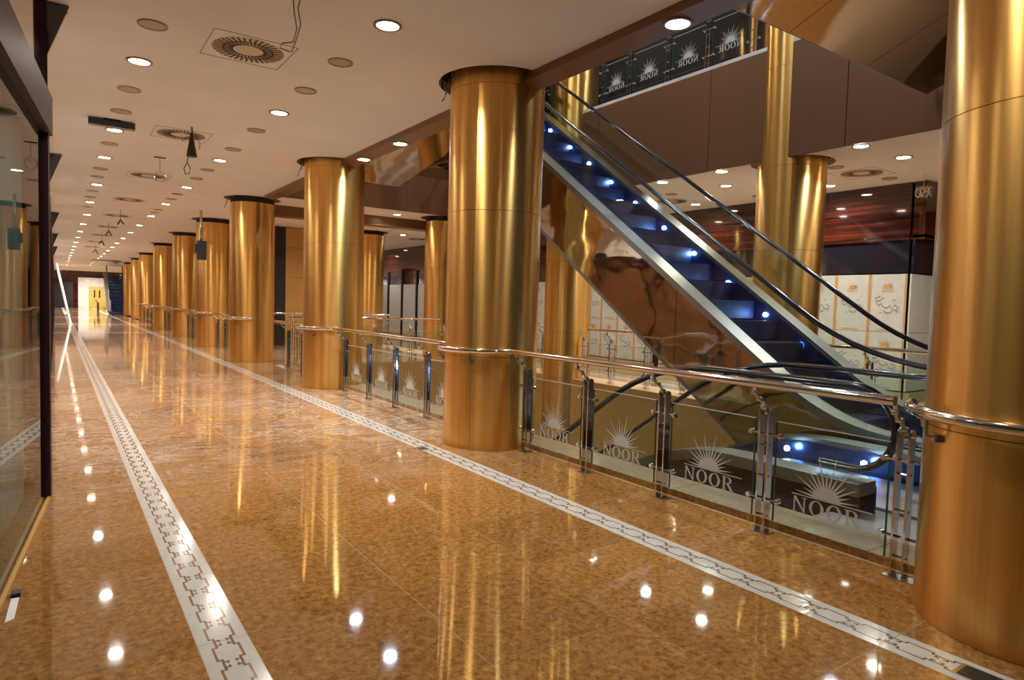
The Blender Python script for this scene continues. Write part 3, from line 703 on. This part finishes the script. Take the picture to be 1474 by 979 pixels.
hang('loudspeaker_pole', 'black loudspeaker box hanging on a pole beside the fourth brass column', [
    ('pole', MB().tube([(0, 0, 0), (0, 0, -.95)], .035, 8), STEEL), ('housing', MB().box((-.10, -.10, -1.38), (.13, .10, -.85)), DARK), ('cover', MB().box((-.16, -.09, -1.20), (-.105, .05, -.95)), DARK)], (3.38, 20.4, ZC), 'loudspeaker')
for i, (x, y) in enumerate([(1.55, 22.2), (1.5, 26.4), (1.55, 31.5), (1.62, 38.0)]):
    hang('speaker_lead', 'dark fitting dangling far down the corridor ceiling, %s of four' % ordn[i], [('lead', MB().tube([(0, 0, 0), (0, 0, -.3)], .009, 6), WIRE), ('fork', MB().tube([(0, 0, -.28), (-.07-.02*i, 0, -.42)], .022, 6).tube([(0, 0, -.28), (.09, .02*i, -.40-.03*i)], .02, 6), DARK)], (x, y, ZC))
hang('wire_ball', 'crumpled clear cable coil hanging by the far shop corner', [('coil', MB().tube([(.1*math.cos(a*2.3), .1*math.sin(a*1.7), -.30+.09*math.sin(a*3.1)) for a in [i*.35 for i in range(60)]], .004, 5), WHITE), ('lead', MB().tube([(0, 0, 0), (0, 0, -.22)], .004, 5), WHITE)], (12.1, 5.35, ZC))

# ------------------------------------------------------------------ left shopfront
def lx(y): return -.03+(y-6.1)*.092
sf = thing('shopfront', 'nearest shopfront with dark frame and greenish glass at the left edge', 'shopfront', (0, 0, 0), 0, 'left shopfronts')
def slant(y0, y1, z0, z1, d0=0, d1=.03): return MB().add([(lx(y0)-d0, y0, z0), (lx(y1)-d0, y1, z0), (lx(y1)-d1, y1, z0), (lx(y0)-d1, y0, z0), (lx(y0)-d0, y0, z1), (lx(y1)-d0, y1, z1), (lx(y1)-d1, y1, z1), (lx(y0)-d1, y0, z1)], [(0,1,2,3), (4,7,6,5), (0,4,5,1), (1,5,6,2), (2,6,7,3), (3,7,4,0)])
for a, b in ((3.93, 6.0), (1.85, 3.87), (-.6, 1.79)):
    slant(a, b, .02, 2.72, .03, .042).build('glass_pane', SHOPG, sf)
    slant(a, b, .02, 2.72, .16, .19).build('backing_board', BOARD, sf)
for y in (6.0, 3.87, 1.79): slant(y, y+.1 if y > 5 else y+.06, 0, 2.72, 0, .1).build('frame_post', MAROON, sf)
slant(-.6, 6.1, 2.72, 3.0, -.02, .12).build('frame_head', MAROON, sf)
slant(-.6, 6.0, 0, .015, .0, .022).build('gold_sill', GOLDP, sf)
slant(-.6, 6.1, 3.0, ZC-.01, .05, .15).build('mirror_fascia', wavy('bronze mirror fascia', (.50, .38, .28), .06, .8, .2, .1), sf)
box('side_return', (-.9, 6.1, 0), (-.04, 6.14, ZC-.01), MAROON, sf)
for k in range(7):
    y0 = 6.16+k*9.9; L_ = 9.6 if k else 9.6
    s2 = thing('shopfront', 'dark framed shopfront seen edge-on along the left wall, %s beyond the nearest' % ordn[k], 'shopfront', (-.10, y0, 0), 0, 'left shopfronts')
    for j in range(4):
        box('glass_pane', (-.03, j*L_/4+.04, .05), (-.018, (j+1)*L_/4-.04, 2.9), SHOPG2, s2)
        box('frame_post', (-.05, (j+1)*L_/4-.04, 0), (.03, (j+1)*L_/4+.04, 2.95), MAROON, s2)
    box('backing_board', (-.2, 0, 0), (-.17, L_, 2.95), BOARDB, s2)
    box('frame_head', (-.06, 0, 2.95), (.04, L_, 3.1), MAROON, s2)
    box('fascia', (-.2, 0, 3.1), (-.02, L_, ZC-.01), CEIL, s2)
for k, y in enumerate([6.9, 14.2, 24.3, 33, 42]):
    b = thing('blade_sign', 'dark triangular bracket sign high on the left wall, %s from the camera' % ordn[k], 'sign', (-.11, y, ZC), 0, 'dark bracket signs')
    MB().prism([(-.0, -.01), (.22, -.01), (.0, -.62)], -.03, .03, 'xz').build('plate', BLACKG, b); MB().tube([(.0, 0, -.4), (.10, 0, -.2), (.2, 0, -.05)], .012, 6).build('bracket', WIRE, b)
t = thing('leaning_batten', 'long white batten leaning against the left wall far down the corridor', 'batten', (0, 0, 0))
MB().tube([(.62, 40, .0), (.05, 42.5, 3.1)], .06, 6).build('batten', WHITE, t); box('tip', (.56, 39.9, 0), (.70, 40.1, .04), WHITE, t)
t = thing('frame_foot', 'dark steel foot with a white paper sheet at the lower left edge', 'bracket', (-.205, 4.10, 0))
box('foot', (.01, 0, 0), (.05, .06, .02), DARK, t); MB().prism([(-.0, -.30), (.035, -.27), (.045, -.01), (.012, -.01)], .0005, .003, 'xy').build('paper_sheet', WHITE, t, label='white paper sheet')
for k, (x, y, s) in enumerate([(3.22, 6.27, .09), (3.29, 1.10, .13)]):
    t = thing('floor_box', 'dark metal floor outlet set in the right border, %s' % ('beside the middle column' if k == 0 else 'at the bottom edge of the picture'), 'floor outlet', (x, y, 0))
    box('frame', (-s/2, -s*.75, 0), (s/2, s*.75, .003), STEEL, t); box('lid', (-s*.4, -s*.6, .003), (s*.4, s*.6, .005), DARK, t)

# ------------------------------------------------------------------ far end of the corridor
wf = MB().box((-3.5, YEND, 0), (2.0, YEND+.3, ZC)).box((5.0, YEND, 0), (16.5, YEND+.3, ZC)).box((2.0, YEND+.02, 0), (5.0, YEND+.3, ZC)).build('wall_far', WOOD, kind='structure')
MB().box((2.0, YEND-.06, 0), (5.0, YEND, 3.3)).build('wall_panel', MARBLE, wf)
MB().box((-.1, YEND-.05, 0), (1.55, YEND, 2.75)).build('dark_opening', DARK, wf)
d = MB().box((2.95, YEND-.12, 0), (4.5, YEND-.06, 2.35)).build('door_1', YDOOR, kind='structure')
for x in (2.97, 3.74): MB().box((x, YEND-.15, .02), (x+.74, YEND-.12, 2.3)).build('door_leaf', YDOOR, d)
for x in (3.42, 3.88): MB().box((x, YEND-.17, 1.15), (x+.14, YEND-.15, 1.95)).build('vision_panel', DARK, d)
fe = escalator('far escalator with brown cladding at the end of the corridor', 3.35, smooth_profile([(59.5, .3), (61.0, .3), (65.5, 3.3), (66.5, 3.3)]), smooth_profile([(59.5, 1.05), (61, 1.05), (65.5, 4.1), (66.5, 4.1)]), smooth_profile([(59.5, -.1), (61.6, .0), (66, 2.4), (66.5, 2.4)]), [(60.6+i*.4, .1+i*.28) for i in range(11)], None, glass_y=(59.5, 66), newel_lo=.33, width=1.5)
MB().box((3.4, 66.4, 0), (4.4, 66.6, ZC)).build('brown_backing', plaster('brown brick cladding', (.16, .10, .08), 14, .4), fe)
box('white_barrier', (3.95, 59.2, 0), (4.1, 59.4, 1.2), WHITE, fe); box('black_base', (3.85, 59.1, 0), (4.25, 59.5, .3), DARK, fe)
railing('short glass railing in front of the yellow doors at the corridor end', [60, 61.2, 62.4], (59.8, 62.6), loc=(2.75, 0, 0), logo_=False, group=None)
t = thing('ceiling_hatch', 'open rectangular hatch in the ceiling near the far escalator', 'hatch', (3.0, 57.0, ZC))
box('frame', (-.9, -2, -.05), (.9, 2, 0), BRONZE, t); box('panel', (-.4, -1.2, -.07), (.5, 1.2, -.05), WHITE, t)

area('end_wall_fill', (3.0, 81, 3.9), 500, NEUT, .6, 170)  # added fill light without a fitting, brightens the white end wall
area('end_hall_fill', (3.0, 70, 3.9), 400, NEUT, .6, 170)  # another added fill, no fitting, lifts the dark far hall
# ------------------------------------------------------------------ lift core beyond the bridge
t = thing('lift_core', 'brass-panelled lift core with a dark doorway beyond the bridge', 'lift', (5.3, 22.6, 0))
for i, (x0, x1, mt) in enumerate([(0, .75, pbr('dark bronze', (.10, .04, .015), .3, .6)), (.75, 1.05, DARK), (1.05, 1.95, BRASSF), (1.95, 2.9, BRASSF)]):
    for z0, z1 in ((0, 1.2), (1.2, 2.3), (2.3, 3.3), (3.3, ZC-.01)):
        MB().box((x0+.004, 0, z0+.004), (x1-.004, .05, z1-.004)).build('wall_panel' if i != 1 else 'door_panel', mt, t)
MB().box((0, .05, 0), (2.9, 2.4, ZC-.01)).build('core_wall', BRONZE, t)
box('call_sign', (.35, -.04, 2.02), (.68, 0, 2.14), BLACKG, t)

# ------------------------------------------------------------------ shops across the opening
XW = 12.65
def shop(label, y0, y1, x=XW, rotate=False, boards=None, grp='shops across the opening'):
    t = thing('far_shopfront', label, 'shopfront', (x, y0, 0), 0, grp); L_ = y1-y0
    box('wood_bulkhead', (0, 0, 2.98), (.2, L_, ZC-.005), WOOD, t)
    box('wood_cornice', (-.03, 0, 2.95), (.2, L_, 3.03), WOOD, t)
    box('dark_glass_band', (.01, 0, 2.36), (.05, L_, 2.95), BLACKG, t)
    box('plinth', (0, 0, 0), (.1, L_, .18), KERB, t)
    return t
PW = .655
sunP = [[(-u, v) for u, v in P] for P in sun_polys(.045, .135, 17)]
def calligraphy():
    """flowing pen strokes of a line of Persian lettering, two rows"""
    rows_ = [[(-.20, .10), (-.17, .06), (-.13, .05), (-.10, .09), (-.08, .04), (-.02, .0), (.03, .02), (.05, .06)],
             [(.05, .06), (.08, .0), (.13, -.04), (.17, -.03), (.19, .02), (.15, .06), (.12, .03)],
             [(-.21, .14), (-.15, .13), (-.10, .17), (-.06, .20)], [(-.22, .18), (-.17, .20), (-.12, .22)],
             [(-.06, -.04), (-.02, -.08), (.05, -.09), (.10, -.05)], [(.17, -.08), (.20, -.04), (.22, .04)]]
    mb = MB()
    for r_ in rows_:
        for (a, b), (c, d_) in zip(r_, r_[1:]):
            t_ = .010; n = Vector((-(d_-b), c-a)); n = n.normalized()*t_ if n.length else n
            mb.prism([(-(a), b-t_), (-(c), d_-t_), (-(c), d_+t_*.6), (-(a), b+t_)], -.003, 0, 'yz')
    for a, b in ((-.12, -.10), (-.09, -.10), (.10, .13), (.13, .14)): mb.prism([(-a, b), (-a-.012, b+.012), (-a, b+.024), (-a+.012, b+.012)], -.003, 0, 'yz')
    return mb.mesh('calligraphy', GREYP)
CALLI = calligraphy()
SUNP = MB()
for P in sunP: SUNP.prism(P, -.003, 0, 'yz')
SUNP = SUNP.mesh('sun_emblem', GOLDP)
LETT = MB()
for P in word_polys('NOOR', .20, .05): LETT.prism([(-u_, v_) for u_, v_ in P], -.003, 0, 'yz')
LETT = LETT.mesh('lettering', GOLDP)
def board_mesh(w_, h): return MB().box((0, .006, .004), (.03, w_-.006, h-.004)).mesh('printed_board', WHITEP)
def boards(t, w_, ys, zs, rz=None):
    h = zs[1]-zs[0]; bm_ = board_mesh(w_, h)
    stp_ = MB().box((-.004, .0, .02), (0, .022, h-.01)).mesh('gold_stripe', GOLDP); bar = MB().box((-.004, w_*.3, .03), (0, w_*.74, .05)).mesh('gold_bar', GOLDP)
    for z in zs[:-1]:
        for y in ys:
            b = link('printed_board', bm_, t, (0, y, z))
            link('gold_stripe', stp_, b, (0, .012, 0)); link('gold_stripe', stp_, b, (0, w_-.034, 0))
            link('gold_bar', bar, b)
            link('sun_emblem', SUNP, b, (-.001, w_/2, h-.27)); link('lettering', LETT, b, (-.001, w_/2, h-.335)); link('calligraphy', CALLI, b, (-.001, w_/2+.0, h-.63))
ZB = [.2, 1.27, 2.34]
t = shop('dark wood shopfront with white sun-printed boards, across the opening at the right', 5.78, 5.78+PW*9)
boards(t, PW, [i*PW for i in range(9)], ZB)
t = shop('second far shopfront with white printed boards behind the middle column', 11.9, 11.9+PW*9)
boards(t, PW, [i*PW for i in range(9)], ZB)
t = shop('far left shopfront with frosted panes and dark red posts, between the brass columns', 18.2, 36.0)
for i in range(12):
    y = i*1.45
    box('pane', (0, y+.1, .18), (.03, y+1.35, 2.36), WHITEP, t); box('post', (-.04, y-.06, 0), (.06, y+.06, 2.95), MAROON, t)
# return wall at the corner: runs away along +x
t = thing('corner_shopfront', 'dark wood and printed board return wall at the far corner beside the nearest column', 'shopfront', (XW+.01, 5.74, 0), -PI/2, 'shops across the opening')
box('wood_bulkhead', (0, 0, 2.98), (.2, 3.4, ZC-.005), WOOD, t); box('wood_cornice', (-.03, 0, 2.95), (.2, 3.4, 3.03), WOOD, t); box('dark_glass_band', (.01, 0, 2.36), (.05, 3.4, 2.95), BLACKG, t); box('plinth', (0, 0, 0), (.1, 3.4, .18), KERB, t)
boards(t, PW, [i*PW for i in range(5)], ZB)
# upper floor dressing: lights and far wall glow above
for i, (x, y) in enumerate([(11, 8), (11, 12.5), (2.5, 8), (2.5, 3), (11, 3.5), (6.8, 13.8), (6.8, 6), (6.8, 10)]):
    downlight(x, y, 9.6, i % 2 == 0, 60, 'upper floor ceiling lamp, %s of its group' % ordn[i], 'upper floor lamps')
for i, (x, y) in enumerate([(11, 4), (11, 9), (7, 18), (3, 7), (3, 12)]):
    downlight(x, y, -1.95, False, 50, 'lower floor ceiling lamp, %s of its group' % ordn[i], 'lower floor lamps')
